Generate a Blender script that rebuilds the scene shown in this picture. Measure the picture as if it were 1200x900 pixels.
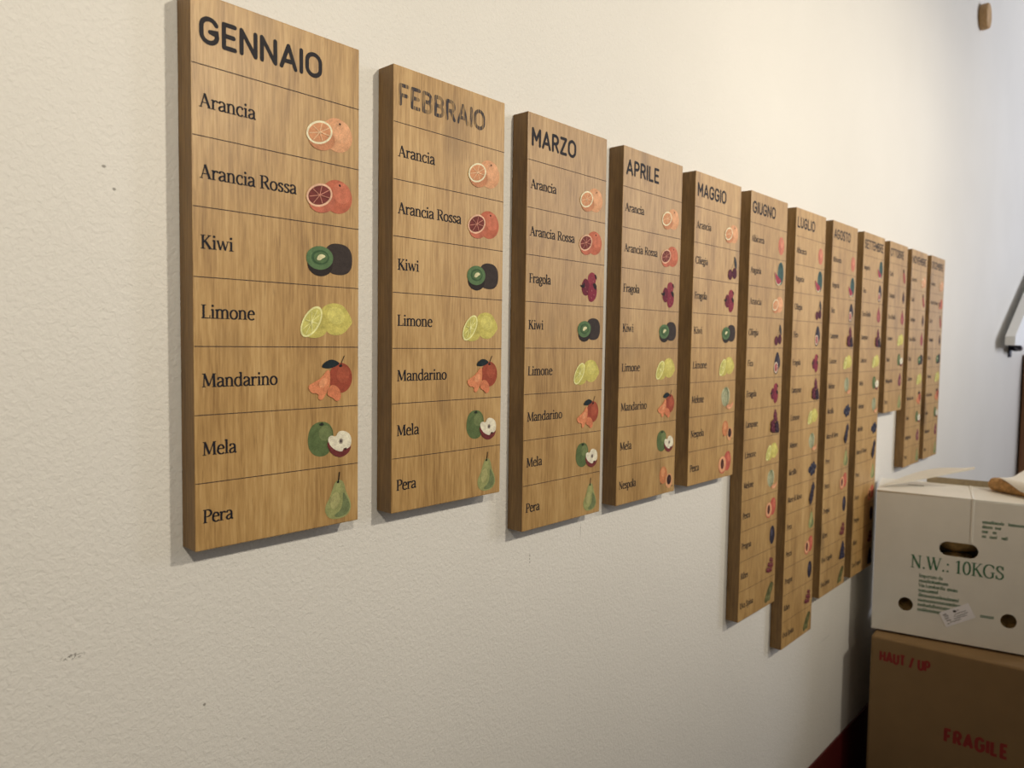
import bpy, bmesh, math, random
from mathutils import Vector, Matrix, Euler, noise as mnoise
for o in list(bpy.data.objects): bpy.data.objects.remove(o)
SC = bpy.context.scene
COL = SC.collection
rad = math.radians
PI = math.pi
FLOOR = 0.0
ZT = 1.757                      # height of the boards' top edge above the floor

# ------------------------------------------------------------------ camera, world, light
cd = bpy.data.cameras.new('camera')
cam = bpy.data.objects.new('camera', cd); COL.objects.link(cam)
cam.location = (-0.302, -0.6935, ZT - 0.3072)
cam.rotation_euler = (rad(86.7443), rad(-0.8322), rad(-47.52))
cd.sensor_fit = 'HORIZONTAL'; cd.sensor_width = 36.0; cd.lens = 26.192
cd.clip_start = 0.02; cd.clip_end = 60
cd.dof.use_dof = True; cd.dof.focus_distance = 0.88; cd.dof.aperture_fstop = 7.5
SC.camera = cam

W = bpy.data.worlds.new('world'); SC.world = W; W.use_nodes = True
bg = W.node_tree.nodes['Background']
bg.inputs[0].default_value = (1.0, 0.90, 0.77, 1); bg.inputs[1].default_value = 0.20

def spot(name, loc, target, power, col, size=0.05, ang=150, blend=0.9):
    l = bpy.data.lights.new(name, 'SPOT'); l.energy = power; l.color = col
    l.shadow_soft_size = size; l.spot_size = rad(ang); l.spot_blend = blend
    o = bpy.data.objects.new(name, l); COL.objects.link(o); o.location = loc
    o.rotation_euler = (Vector(target) - Vector(loc)).to_track_quat('-Z', 'Y').to_euler()
    return o
WARM = (1.0, 0.90, 0.74)
for lx, pw in ((-0.60, 58), (0.62, 58), (1.75, 72), (2.85, 27)):
    spot('ceiling_spot', (lx, -1.54, ZT + 0.47), (lx, -0.05, ZT + 0.05), pw, WARM, 0.045, 98, 1.0)
wl = bpy.data.lights.new('far_window_daylight', 'AREA'); wl.shape = 'RECTANGLE'; wl.size = 1.3; wl.size_y = 1.5
wl.energy = 8; wl.color = (0.62, 0.74, 1.0)
wo = bpy.data.objects.new('far_window_daylight', wl); COL.objects.link(wo)
wo.location = (7.6, -0.75, 1.75); wo.rotation_euler = (0, rad(90), 0)
fill_light = bpy.data.lights.new('far_wall_fill', 'AREA'); fill_light.shape = 'RECTANGLE'; fill_light.size = 1.2; fill_light.size_y = 1.4  # added bluish fill that brightens the far wall; no window stands here
fill_light.energy = 34; fill_light.spread = rad(110); fill_light.color = (0.86, 0.89, 1.0)
fill_obj = bpy.data.objects.new('far_wall_fill', fill_light); COL.objects.link(fill_obj)
fill_obj.location = (4.9, -3.2, 2.5); fill_obj.rotation_euler = (Vector((4.0, 0, 2.6)) - fill_obj.location).to_track_quat('-Z', 'Y').to_euler()

SC.view_settings.view_transform = 'Standard'; SC.view_settings.look = 'None'
SC.view_settings.gamma = 1.0; SC.view_settings.use_curve_mapping = False
SC.view_settings.exposure = 0.0

# ------------------------------------------------------------------ helpers
def s2l(c):
    return tuple(((v / 255) / 12.92 if v / 255 <= .04045 else ((v / 255 + .055) / 1.055) ** 2.4) for v in c)

def new_mat(name):
    m = bpy.data.materials.new(name); m.use_nodes = True
    return m, m.node_tree, m.node_tree.nodes, m.node_tree.links, m.node_tree.nodes['Principled BSDF']

def ramp(n, stops):
    r = n.new('ShaderNodeValToRGB'); e = r.color_ramp.elements
    while len(e) < len(stops): e.new(0.5)
    for k, (p, c) in enumerate(stops):
        e[k].position = p; e[k].color = (*c, 1) if len(c) == 3 else c
    return r

def coords(n, l, scale, kind='Object', rnd=0.0, rot=(0, 0, 0)):
    t = n.new('ShaderNodeTexCoord'); mp = n.new('ShaderNodeMapping'); mp.inputs['Scale'].default_value = scale; mp.inputs['Rotation'].default_value = rot
    src = t.outputs[kind]
    if rnd:
        oi = n.new('ShaderNodeObjectInfo'); mu = n.new('ShaderNodeVectorMath'); mu.operation = 'SCALE'
        cx = n.new('ShaderNodeCombineXYZ')
        for k in range(3): l.new(oi.outputs['Random'], cx.inputs[k])
        l.new(cx.outputs[0], mu.inputs[0]); mu.inputs['Scale'].default_value = rnd
        ad = n.new('ShaderNodeVectorMath'); ad.operation = 'ADD'
        l.new(src, ad.inputs[0]); l.new(mu.outputs[0], ad.inputs[1]); src = ad.outputs[0]
    l.new(src, mp.inputs[0]); return mp.outputs[0]

def noise(n, l, vec, scale, detail=4, rough=.55, dist=0.0):
    t = n.new('ShaderNodeTexNoise'); t.inputs['Scale'].default_value = scale; t.inputs['Detail'].default_value = detail
    t.inputs['Roughness'].default_value = rough; t.inputs['Distortion'].default_value = dist
    l.new(vec, t.inputs['Vector']); return t.outputs['Fac']

def mix(n, l, fac, a, b, mode='MIX'):
    m = n.new('ShaderNodeMix'); m.data_type = 'RGBA'; m.blend_type = mode
    if isinstance(fac, float): m.inputs[0].default_value = fac
    else: l.new(fac, m.inputs[0])
    for s, v in ((6, a), (7, b)):
        if isinstance(v, tuple): m.inputs[s].default_value = (*v, 1)
        else: l.new(v, m.inputs[s])
    return m.outputs[2]

def bump(n, l, b, h, strength, dist):
    k = n.new('ShaderNodeBump'); k.inputs['Strength'].default_value = strength; k.inputs['Distance'].default_value = dist
    l.new(h, k.inputs['Height']); l.new(k.outputs[0], b.inputs['Normal'])

def math_n(n, l, op, a, b=None):
    k = n.new('ShaderNodeMath'); k.operation = op
    for s, v in ((0, a), (1, b)):
        if v is None: continue
        if isinstance(v, (int, float)): k.inputs[s].default_value = v
        else: l.new(v, k.inputs[s])
    return k.outputs[0]

def plaster_mat():
    m, t, n, l, b = new_mat('white_plaster')
    v = coords(n, l, (1, 1, 1))
    tint = ramp(n, [(.3, (.745, .725, .675)), (.75, (.79, .77, .72))])
    l.new(noise(n, l, v, 2.2, 3), tint.inputs[0])
    # one small scuff low on the left and three pinprick specks
    col = tint.outputs[0]
    for (x, z, rx, rz, th) in ((-.094, ZT - .581, .011, .0032, .52), (-.063, ZT - .163, .0022, .0016, .3), (-.055, ZT - .181, .0018, .0016, .3),
                               (.02, ZT - .664, .0018, .0018, .3), (.5, ZT - .62, .0012, .012, .5), (.62, ZT - .60, .001, .016, .5),
                               (1.72, ZT - 1.09, .05, .004, .55)):
        mp = n.new('ShaderNodeMapping'); tc = n.new('ShaderNodeTexCoord')
        mp.inputs['Location'].default_value = (-x / rx, 0, -z / rz); mp.inputs['Scale'].default_value = (1 / rx, 0, 1 / rz)
        l.new(tc.outputs['Object'], mp.inputs[0])
        ln = n.new('ShaderNodeVectorMath'); ln.operation = 'LENGTH'; l.new(mp.outputs[0], ln.inputs[0])
        f = math_n(n, l, 'SUBTRACT', 1.0, ln.outputs['Value'])
        f = math_n(n, l, 'MAXIMUM', f, 0.0)
        g = math_n(n, l, 'GREATER_THAN', noise(n, l, v, 420, 2), th)
        f = math_n(n, l, 'MULTIPLY', f, g); f = math_n(n, l, 'MINIMUM', math_n(n, l, 'MULTIPLY', f, 1.6), .75 if th < .53 else .35)
        col = mix(n, l, f, col, (.16, .15, .13))
    l.new(col, b.inputs['Base Color']); b.inputs['Roughness'].default_value = .62
    h1 = noise(n, l, coords(n, l, (1, 1, 1), rot=(.62, .81, .43)), 215, 4, .6, .5)
    h2 = noise(n, l, coords(n, l, (1, 1, 1), rot=(.4, .9, .7)), 70, 3)
    h = math_n(n, l, 'ADD', math_n(n, l, 'MULTIPLY', h1, .8), math_n(n, l, 'MULTIPLY', h2, .30))
    bump(n, l, b, h, .62, .0026)
    return m

def wood_mat(name, light, mid, dark, rough=.42, rnd=37.0):
    m, t, n, l, b = new_mat(name)
    v = coords(n, l, (1, 1, .06), rnd=rnd)
    vb = coords(n, l, (1, 1, .16), rnd=rnd)
    fib = noise(n, l, v, 420, 5, .62, .2)
    mid_n = noise(n, l, vb, 38, 4, .6, 1.1)
    broad = noise(n, l, vb, 9, 3, .5, 1.6)
    r1 = ramp(n, [(.34, dark), (.50, mid), (.68, light)])
    s = math_n(n, l, 'ADD', math_n(n, l, 'MULTIPLY', fib, .46), math_n(n, l, 'MULTIPLY', mid_n, .32))
    s = math_n(n, l, 'ADD', s, math_n(n, l, 'MULTIPLY', broad, .24))
    l.new(s, r1.inputs[0])
    # short dark pores
    vp = coords(n, l, (1, 1, .045), rnd=rnd)
    pr = ramp(n, [(.62, (0, 0, 0)), (.72, (1, 1, 1))]); l.new(noise(n, l, vp, 900, 2, .5), pr.inputs[0])
    pf = math_n(n, l, 'MULTIPLY', pr.outputs[0], .45)
    c = mix(n, l, pf, r1.outputs[0], tuple(x * .55 for x in dark))
    kn = ramp(n, [(.64, (0, 0, 0)), (.76, (1, 1, 1))])             # a rare darker knot
    l.new(noise(n, l, coords(n, l, (1, 1, .42), rnd=rnd), 13, 2, .4), kn.inputs[0])
    c = mix(n, l, math_n(n, l, 'MULTIPLY', kn.outputs[0], .6), c, tuple(x * .6 for x in dark))
    oi = n.new('ShaderNodeObjectInfo')
    hv = n.new('ShaderNodeHueSaturation'); l.new(c, hv.inputs['Color'])
    vv = math_n(n, l, 'ADD', math_n(n, l, 'MULTIPLY', oi.outputs['Random'], .10), .95); l.new(vv, hv.inputs['Value'])
    l.new(hv.outputs[0], b.inputs['Base Color'])
    b.inputs['Roughness'].default_value = rough
    bump(n, l, b, fib, .12, .0006)
    return m

def plain_mat(name, rgb, rough=.6, var=.06, scale=30, metallic=0.0, bmp=0.0):
    m, t, n, l, b = new_mat(name)
    v = coords(n, l, (1, 1, 1))
    a = tuple(max(0, x * (1 - var)) for x in rgb); c = tuple(min(1, x * (1 + var)) for x in rgb)
    r = ramp(n, [(.3, a), (.7, c)]); nz = noise(n, l, v, scale, 4); l.new(nz, r.inputs[0])
    l.new(r.outputs[0], b.inputs['Base Color']); b.inputs['Roughness'].default_value = rough; b.inputs['Metallic'].default_value = metallic
    if bmp: bump(n, l, b, nz, .4, bmp)
    return m

_inks = {}
def ink(rgb, grain=.24):                           # printed watercolour ink with its own speckle
    key = (rgb, grain)
    if key not in _inks:
        m, t, n, l, b = new_mat('ink_%d_%d_%d' % rgb)
        v = coords(n, l, (1, 1, 1), rot=(.5, .7, .3)); c = s2l(rgb); lum = .3 * c[0] + .6 * c[1] + .1 * c[2]
        c = tuple(.94 * (x * .85 + lum * .15) for x in c)
        r = ramp(n, [(.32, tuple(x * (1 - grain * 1.3) for x in c)), (.68, tuple(min(1, x * (1 + grain * 1.4)) for x in c))])
        nz = math_n(n, l, 'ADD', math_n(n, l, 'MULTIPLY', noise(n, l, v, 900, 3), .5), math_n(n, l, 'MULTIPLY', noise(n, l, v, 140, 3), .5))
        l.new(nz, r.inputs[0]); l.new(r.outputs[0], b.inputs['Base Color']); b.inputs['Roughness'].default_value = .6; b.inputs['Specular IOR Level'].default_value = .2
        _inks[key] = m
    return _inks[key]

def worn_ink():                                     # rubbed heading paint, bare wood grain showing through
    m, t, n, l, b = new_mat('rubbed_heading_paint')
    v = coords(n, l, (1, 1, .10))
    r = ramp(n, [(.47, s2l((62, 58, 62))), (.58, s2l((150, 124, 88)))]); l.new(noise(n, l, v, 620, 3), r.inputs[0])
    l.new(r.outputs[0], b.inputs['Base Color']); b.inputs['Roughness'].default_value = .6; b.inputs['Specular IOR Level'].default_value = .2
    return m

def link(name, bm, mats, parent=None, label=None, smooth=False):
    me = bpy.data.meshes.new(name); bm.to_mesh(me); bm.free()
    for mm in (mats if isinstance(mats, (list, tuple)) else [mats]): me.materials.append(mm)
    if smooth:
        for p in me.polygons: p.use_smooth = True
    o = bpy.data.objects.new(name, me); COL.objects.link(o)
    if parent: o.parent = parent
    if label: o['label'] = label
    return o

def thing(name, label, cat, loc=(0, 0, 0), rz=0, group=None):
    o = bpy.data.objects.new(name, None); COL.objects.link(o); o.location = loc; o.rotation_euler = (0, 0, rz)
    o.empty_display_size = .05
    return tag(o, label, cat, group)

def tag(o, label, cat, group=None):
    o['label'] = label; o['category'] = cat
    if group: o['group'] = group
    return o

def add_box(bm, lo, hi, bev=0.0, seg=2, mi=0):
    r = bmesh.ops.create_cube(bm, size=1)
    c = [(a + b) / 2 for a, b in zip(lo, hi)]; s = [b - a for a, b in zip(lo, hi)]
    for v in r['verts']: v.co = Vector((v.co.x * s[0] + c[0], v.co.y * s[1] + c[1], v.co.z * s[2] + c[2]))
    fs = set(f for v in r['verts'] for f in v.link_faces)
    for f in fs: f.material_index = mi
    if bev:
        es = set(e for v in r['verts'] for e in v.link_edges)
        rr = bmesh.ops.bevel(bm, geom=list(es), offset=bev, segments=seg, affect='EDGES', profile=.5)
        for f in rr['faces']: f.material_index = mi

def struct(name, bm, m):
    o = link(name, bm, m); o['kind'] = 'structure'; return o

# ---- flat printing: everything is drawn in a local x/z plane facing -y
def quadstrip(bm, L, R, y, k, mi=0):
    a = [bm.verts.new((p[0] * k, y, p[1] * k)) for p in L]; b = [bm.verts.new((p[0] * k, y, p[1] * k)) for p in R]
    for i in range(len(a) - 1):
        try:
            f = bm.faces.new((a[i], a[i + 1], b[i + 1], b[i])); f.material_index = mi
        except ValueError: pass

_lift = [0]
def lifted(y):                                       # crossing strokes lie a few microns apart
    _lift[0] = (_lift[0] + 1) % 16
    return y - _lift[0] * .000006

def pen(bm, pts, w, y, k=1.0, mi=0, hair=None, cap=False):
    """a pen stroke; with hair given the width goes from w (upright) to hair (level)"""
    y = lifted(y)
    n = len(pts); L = []; R = []
    for i in range(n):
        a = pts[max(i - 1, 0)]; b = pts[min(i + 1, n - 1)]
        dx, dz = b[0] - a[0], b[1] - a[1]; d = math.hypot(dx, dz) or 1e-9
        miter = 1.0
        if 0 < i < n - 1:
            d1 = Vector((pts[i][0] - a[0], pts[i][1] - a[1])); d2 = Vector((b[0] - pts[i][0], b[1] - pts[i][1]))
            if d1.length > 1e-9 and d2.length > 1e-9:
                cs = d1.normalized().dot(Vector((dx, dz)) / d)
                miter = 1 / max(cs, .62)
        ww = (w if hair is None else hair + (w - hair) * abs(dz) / d) / 2 * miter
        nx, nz = -dz / d * ww, dx / d * ww
        L.append((pts[i][0] + nx, pts[i][1] + nz)); R.append((pts[i][0] - nx, pts[i][1] - nz))
    quadstrip(bm, L, R, y, k, mi)
    if cap:
        for p in (pts[0], pts[-1]): disc(bm, p[0], p[1], w / 2, w / 2, 0, y, k, mi, 10)

def disc(bm, cx, cz, rx, rz, rot, y, k=1.0, mi=0, seg=28, sq=1.0):
    c, s = math.cos(rad(rot)), math.sin(rad(rot)); vs = []
    y = lifted(y)
    for i in range(seg):
        a = 2 * PI * i / seg
        ca, sa = math.cos(a), math.sin(a)
        u = rx * math.copysign(abs(ca) ** sq, ca); v = rz * math.copysign(abs(sa) ** sq, sa)
        vs.append(bm.verts.new(((cx + u * c - v * s) * k, y, (cz + u * s + v * c) * k)))
    f = bm.faces.new(vs); f.material_index = mi

def blob(bm, pts, y, k=1.0, mi=0, smooth=3):
    for _ in range(smooth):                          # Chaikin rounding
        q = []
        for i in range(len(pts)):
            a = pts[i]; b = pts[(i + 1) % len(pts)]
            q += [(a[0] * .75 + b[0] * .25, a[1] * .75 + b[1] * .25), (a[0] * .25 + b[0] * .75, a[1] * .25 + b[1] * .75)]
        pts = q
    f = bm.faces.new([bm.verts.new((p[0] * k, y, p[1] * k)) for p in pts]); f.material_index = mi

def arc(cx, cz, rx, rz, a0, a1, n=12):
    return [(cx + rx * math.cos(rad(a0 + (a1 - a0) * i / n)), cz + rz * math.sin(rad(a0 + (a1 - a0) * i / n))) for i in range(n + 1)]

# ---- upright sans capitals: centre lines inside a cell one unit high
def sans(ch):
    A = arc
    O = lambda w: A(w / 2, .5 + .5 - w / 2, w / 2, w / 2, 0, 180, 12) + A(w / 2, w / 2, w / 2, w / 2, 180, 360, 12) + [(w, 1 - w / 2)]
    bow = lambda x, z0, z1, w: [(x, z1)] + [(x + w - (z1 - z0) / 2, z1)] + A(x + w - (z1 - z0) / 2, (z0 + z1) / 2, (z1 - z0) / 2, (z1 - z0) / 2, 90, -90, 10) + [(x, z0)]
    D = {
        'A': (.70, [[(0, 0), (.35, 1), (.70, 0)], [(.12, .29), (.58, .29)]]),
        'B': (.54, [[(0, 0), (0, 1)], bow(0, .53, 1, .5), bow(0, 0, .53, .54)]),
        'C': (.62, [A(.32, .68, .32, .32, 25, 180) + A(.32, .32, .32, .32, 180, 335)]),
        'D': (.56, [[(0, 0), (0, 1)], [(0, 1), (.26, 1)] + A(.26, .7, .3, .3, 90, 0) + A(.26, .3, .3, .3, 0, -90) + [(0, 0)]]),
        'E': (.48, [[(.48, 1), (0, 1), (0, 0), (.48, 0)], [(0, .51), (.42, .51)]]),
        'F': (.48, [[(.48, 1), (0, 1), (0, 0)], [(0, .48), (.42, .48)]]),
        'G': (.66, [A(.33, .67, .33, .33, 25, 180) + A(.33, .33, .33, .33, 180, 360) + [(.66, .46), (.37, .46)]]),
        'H': (.56, [[(0, 0), (0, 1)], [(.56, 0), (.56, 1)], [(0, .5), (.56, .5)]]),
        'I': (.0, [[(0, 0), (0, 1)]]),
        'L': (.46, [[(0, 1), (0, 0), (.46, 0)]]),
        'M': (.70, [[(0, 0), (0, 1)], [(0, 1), (.35, .34), (.70, 1)], [(.70, 1), (.70, 0)]]),
        'N': (.64, [[(0, 0), (0, 1)], [(0, 1), (.64, 0)], [(.64, 0), (.64, 1)]]),
        'O': (.70, [O(.70)]),
        'P': (.52, [[(0, 0), (0, 1)], bow(0, .45, 1, .52)]),
        'R': (.54, [[(0, 0), (0, 1)], bow(0, .47, 1, .52), [(.27, .47), (.54, 0)]]),
        'S': (.52, [A(.26, .745, .26, .255, 20, 200) + A(.26, .25, .26, .27, 60, -160)[2:]]),
        'T': (.54, [[(0, 1), (.54, 1)], [(.27, 1), (.27, 0)]]),
        'U': (.56, [[(0, 1)] + A(.28, .28, .28, .28, 180, 360) + [(.56, 1)]]),
        'V': (.60, [[(0, 1), (.3, 0), (.6, 1)]]),
        'Z': (.54, [[(0, 1), (.54, 1), (0, 0), (.54, 0)]]),
        '/': (.36, [[(0, -.05), (.36, 1.05)]]),
        ' ': (.16, []),
    }
    return D[ch]

def sans_text(bm, s, x0, z0, cap, width, y, weight=.165, k=.001, gap=.13, cap_round=True):
    """caps from baseline z0, outer height cap, stretched to the measured width (mm)"""
    w = weight * cap; hh = cap - w
    adv = 0; pos = []
    for ch in s:
        cw, st = sans(ch); pos.append(adv); adv += cw + gap + weight
    nat = (adv - gap - weight)
    kx = (width - w) / nat
    for ch, p in zip(s, pos):
        for st in sans(ch)[1]:
            pts = [(x0 + w / 2 + (p + q[0]) * kx, z0 + w / 2 + q[1] * hh) for q in st]
            n = len(pts)
            if n > 8: pen(bm, pts, w, y, k, cap=False)
            else:
                for i in range(n - 1):
                    a, b = pts[i], pts[i + 1]
                    pen(bm, [a, b], w, y, k)
                    if 0 < i: disc(bm, a[0], a[1], w / 2, w / 2, 0, y, k, 0, 10)
            for q in (pts[0], pts[-1]):
                if cap_round: disc(bm, q[0], q[1], w / 2, w / 2, 0, y, k, 0, 10)

# ---- serif lettering, cap height one unit
XH = .69
def serif(ch):
    A = arc; ST = .125; HR = .062
    def foot(x, z=0, w=.15): return ('h', [(x - w, z + .02), (x + w, z + .02)], .045)
    def stem(x, z0, z1, w=ST): return ('h', [(x, z0), (x, z1)], w)
    def flag(x, z): return ('h', [(x - .12, z - .07), (x, z - .015)], .07)
    P = lambda pts: ('p', pts, ST)
    oval = lambda cx, cz, rx, rz: P(A(cx, cz, rx, rz, 0, 360, 22))
    h = XH
    D = {
     'a': (.53, [P([(.07, .52), (.10, .60)] + A(.22, .5, .19, .185, 120, 0, 8) + [(.41, .4), (.41, .12), (.45, .03), (.53, .03)]),
                 P([(.41, .40), (.25, .36), (.12, .29), (.07, .17), (.11, .05), (.20, .01), (.31, .06), (.41, .16)])]),
     'b': (.60, [stem(.13, 0, 1.06), flag(.13, 1.07), P(A(.31, .34, .22, .34, 140, -150, 16))]),
     'c': (.50, [P(A(.29, .34, .22, .34, 40, 320, 18)), ('d', .43, .54, .055)]),
     'd': (.60, [stem(.46, .02, 1.06), flag(.46, 1.07), P(A(.28, .34, .22, .34, 40, 330, 16)), foot(.52, 0, .07)]),
     'e': (.52, [P([(.08, .40), (.47, .40)] + A(.28, .39, .19, .30, 3, 180, 9) + A(.30, .30, .23, .30, 180, 318, 10))]),
     'f': (.36, [P([(.15, 0), (.15, .82)] + A(.30, .84, .15, .21, 180, 60, 6)), foot(.15), ('h', [(.02, h - .03), (.34, h - .03)], .055)]),
     'g': (.54, [oval(.25, .46, .17, .21), P([(.17, .26), (.10, .17), (.16, .09), (.36, .06), (.47, -.02), (.47, -.16), (.34, -.28), (.18, -.28), (.06, -.19), (.08, -.08), (.18, .02)]), ('h', [(.38, .60), (.54, .66)], .07)]),
     'h': (.62, [stem(.13, 0, 1.06), flag(.13, 1.07), P([(.13, .5)] + A(.30, .46, .17, .22, 140, 0, 8) + [(.47, 0)]), foot(.13), foot(.47)]),
     'i': (.29, [stem(.15, 0, h), flag(.15, h), foot(.15), ('d', .14, .93, .075)]),
     'k': (.58, [stem(.13, 0, 1.06), flag(.13, 1.07), foot(.13), ('h', [(.14, .30), (.44, .65)], .065), ('h', [(.24, .42), (.50, .02)], .12), ('h', [(.34, .66), (.54, .66)], .045), foot(.50, 0, .09)]),
     'l': (.29, [stem(.14, 0, 1.06), flag(.14, 1.07), foot(.14)]),
     'm': (.92, [stem(.13, 0, h), flag(.13, h), foot(.13), P([(.13, .52)] + A(.30, .46, .16, .22, 140, 0, 8) + [(.46, 0)]), foot(.46), P([(.46, .52)] + A(.63, .46, .16, .22, 140, 0, 8) + [(.79, 0)]), foot(.79)]),
     'n': (.61, [stem(.13, 0, h), flag(.13, h), foot(.13), P([(.13, .52)] + A(.30, .46, .17, .22, 140, 0, 8) + [(.47, 0)]), foot(.47)]),
     'o': (.56, [oval(.28, .34, .22, .33)]),
     'p': (.60, [stem(.13, -.33, h), flag(.13, h), foot(.13, -.34), P(A(.31, .34, .22, .34, 140, -150, 16))]),
     'r': (.44, [stem(.13, 0, h), flag(.13, h), foot(.13), P([(.13, .46), (.20, .60), (.30, .66), (.38, .64)]), ('d', .38, .61, .06)]),
     's': (.44, [P([(.36, .52), (.33, .63), (.22, .67), (.11, .62), (.09, .51), (.17, .42), (.29, .33), (.37, .24), (.35, .09), (.23, .01), (.11, .05), (.06, .17)])]),
     't': (.38, [P([(.15, .88), (.15, .14), (.20, .03), (.28, .02), (.36, .09)]), ('h', [(.02, h - .03), (.35, h - .03)], .055)]),
     'u': (.61, [P([(.13, h), (.13, .22), (.17, .05), (.26, .02), (.38, .08), (.46, .2)]), stem(.46, 0, h), flag(.13, h), flag(.46, h), foot(.52, 0, .07)]),
     'v': (.54, [('h', [(.07, h), (.28, .02)], .12), ('h', [(.28, .0), (.47, h)], .06), ('h', [(0, .67), (.17, .67)], .045), ('h', [(.38, .67), (.56, .67)], .045)]),
     'w': (.80, [('h', [(.07, h), (.25, .02)], .12), ('h', [(.25, .0), (.41, h)], .06), ('h', [(.39, h), (.57, .02)], .12), ('h', [(.57, 0), (.73, h)], .06), ('h', [(0, .67), (.17, .67)], .045), ('h', [(.64, .67), (.82, .67)], .045)]),
     'z': (.48, [('h', [(.06, .66), (.42, .66)], .06), ('h', [(.40, .66), (.07, .03)], .11), ('h', [(.05, .03), (.43, .03)], .06)]),
     "'": (.20, [('h', [(.10, 1.02), (.09, .74)], .09)]),
     'A': (.74, [('h', [(.35, 1), (.12, .02)], .065), ('h', [(.34, 1.0), (.64, .02)], .14), ('h', [(.20, .34), (.52, .34)], .055), foot(.10, 0, .11), foot(.64, 0, .13)]),
     'C': (.70, [P(A(.40, .5, .34, .5, 38, 322, 20)), ('h', [(.66, .70), (.66, .96)], .05)]),
     'D': (.78, [stem(.17, 0, 1), ('h', [(.03, .975), (.4, .975)], .05), ('h', [(.03, .025), (.4, .025)], .05), P(A(.36, .5, .36, .48, 90, -90, 14))]),
     'F': (.60, [stem(.17, 0, 1), foot(.17), ('h', [(.03, .97), (.56, .97)], .055), ('h', [(.17, .52), (.45, .52)], .05), ('h', [(.55, .98), (.55, .80)], .05), ('h', [(.45, .62), (.45, .42)], .045)]),
     'G': (.76, [P(A(.40, .5, .34, .5, 38, 315, 20)), ('h', [(.65, .72), (.65, .96)], .05), stem(.62, .05, .42, .12), ('h', [(.48, .43), (.74, .43)], .05)]),
     'I': (.36, [stem(.18, 0, 1), foot(.18), foot(.18, .955)]),
     'K': (.74, [stem(.17, 0, 1), foot(.17), foot(.17, .955), ('h', [(.18, .42), (.58, .97)], .07), ('h', [(.30, .58), (.64, .02)], .14), foot(.63, 0, .12), foot(.57, .955, .12)]),
     'L': (.60, [stem(.17, 0, 1), foot(.17, .955), ('h', [(.03, .025), (.56, .025)], .055), ('h', [(.55, .02), (.57, .24)], .05)]),
     'M': (.96, [('h', [(.18, .98), (.15, .02)], .07), ('h', [(.18, 1), (.47, .08)], .13), ('h', [(.47, .06), (.76, 1)], .06), ('h', [(.78, 1), (.81, 0)], .14), foot(.15, 0, .12), foot(.81, 0, .14), ('h', [(.05, .975), (.22, .975)], .05), ('h', [(.74, .975), (.92, .975)], .05)]),
     'N': (.80, [('h', [(.17, .98), (.17, .02)], .065), ('h', [(.15, 1), (.65, .02)], .135), ('h', [(.65, 1), (.65, 0)], .065), foot(.17, 0, .12), foot(.65, .955, .12), ('h', [(.03, .975), (.2, .975)], .05)]),
     'P': (.62, [stem(.17, 0, 1), foot(.17), ('h', [(.03, .975), (.34, .975)], .05), ('h', [(.17, .46), (.34, .46)], .05), P(A(.32, .72, .26, .255, 90, -90, 12))]),
     'R': (.72, [stem(.17, 0, 1), foot(.17), ('h', [(.03, .975), (.34, .975)], .05), ('h', [(.17, .5), (.34, .5)], .05), P(A(.32, .74, .25, .235, 90, -90, 12)), ('h', [(.36, .5), (.64, .02)], .135), foot(.66, 0, .09)]),
     'S': (.58, [P([(.47, .76), (.42, .92), (.28, .99), (.14, .92), (.10, .76), (.18, .62), (.34, .50), (.47, .38), (.49, .22), (.40, .06), (.26, .01), (.12, .08), (.07, .25)]), ('h', [(.48, .72), (.48, .98)], .05), ('h', [(.07, .02), (.07, .28)], .05)]),
     'U': (.78, [P([(.17, 1), (.17, .32), (.22, .10), (.38, .02), (.54, .10), (.61, .32), (.61, 1)]), foot(.17, .955), foot(.61, .955, .13)]),
     'V': (.72, [('h', [(.10, 1), (.37, .02)], .14), ('h', [(.37, 0), (.63, 1)], .065), foot(.10, .955, .12), foot(.63, .955, .11)]),
     'W': (1.02, [('h', [(.10, 1), (.32, .02)], .135), ('h', [(.32, 0), (.52, 1)], .06), ('h', [(.46, 1), (.70, .02)], .135), ('h', [(.70, 0), (.93, 1)], .06), foot(.10, .955, .12), foot(.47, .955, .10), foot(.92, .955, .10)]),
     '1': (.50, [stem(.26, 0, 1, .13), foot(.26, 0, .15), ('h', [(.08, .84), (.24, .97)], .06)]),
     '0': (.56, [oval(.28, .5, .21, .48)]),
     '.': (.27, [('d', .13, .06, .075)]), ':': (.28, [('d', .14, .06, .075), ('d', .14, .58, .075)]),
     ' ': (.30, []),
    }
    return D[ch]

def serif_width(s): return sum(serif(c)[0] for c in s)
def serif_text(bm, s, x0, z0, cap, y, k=.001, width=None, bold=1.0):
    kx = cap if width is None else width / serif_width(s)
    adv = 0
    for ch in s:
        w, st = serif(ch)
        for q in st:
            if q[0] == 'd': disc(bm, x0 + (adv + q[1]) * kx, z0 + q[2] * cap, q[3] * cap * bold, q[3] * cap * bold, 0, y, k, 0, 12); continue
            pts = [(x0 + (adv + p[0]) * kx, z0 + p[1] * cap) for p in q[1]]
            if q[0] == 'p': pen(bm, pts, q[2] * cap * bold, y, k, 0, hair=.062 * cap * bold)
            else: pen(bm, pts, q[2] * cap * bold, y, k)
        adv += w

def scribble(bm, x0, z0, h, length, y, k, seed):
    """an unreadable run of tiny print"""
    r = random.Random(seed); x = x0
    while x < x0 + length - h * .5:
        kind = r.choice('nuoile')
        st = serif(kind)
        for q in st[1]:
            if q[0] == 'd': continue
            pts = [(x + p[0] * h, z0 + p[1] * h) for p in q[1]]
            pen(bm, pts, q[2] * h * 1.25, y, k)
        x += st[0] * h

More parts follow.
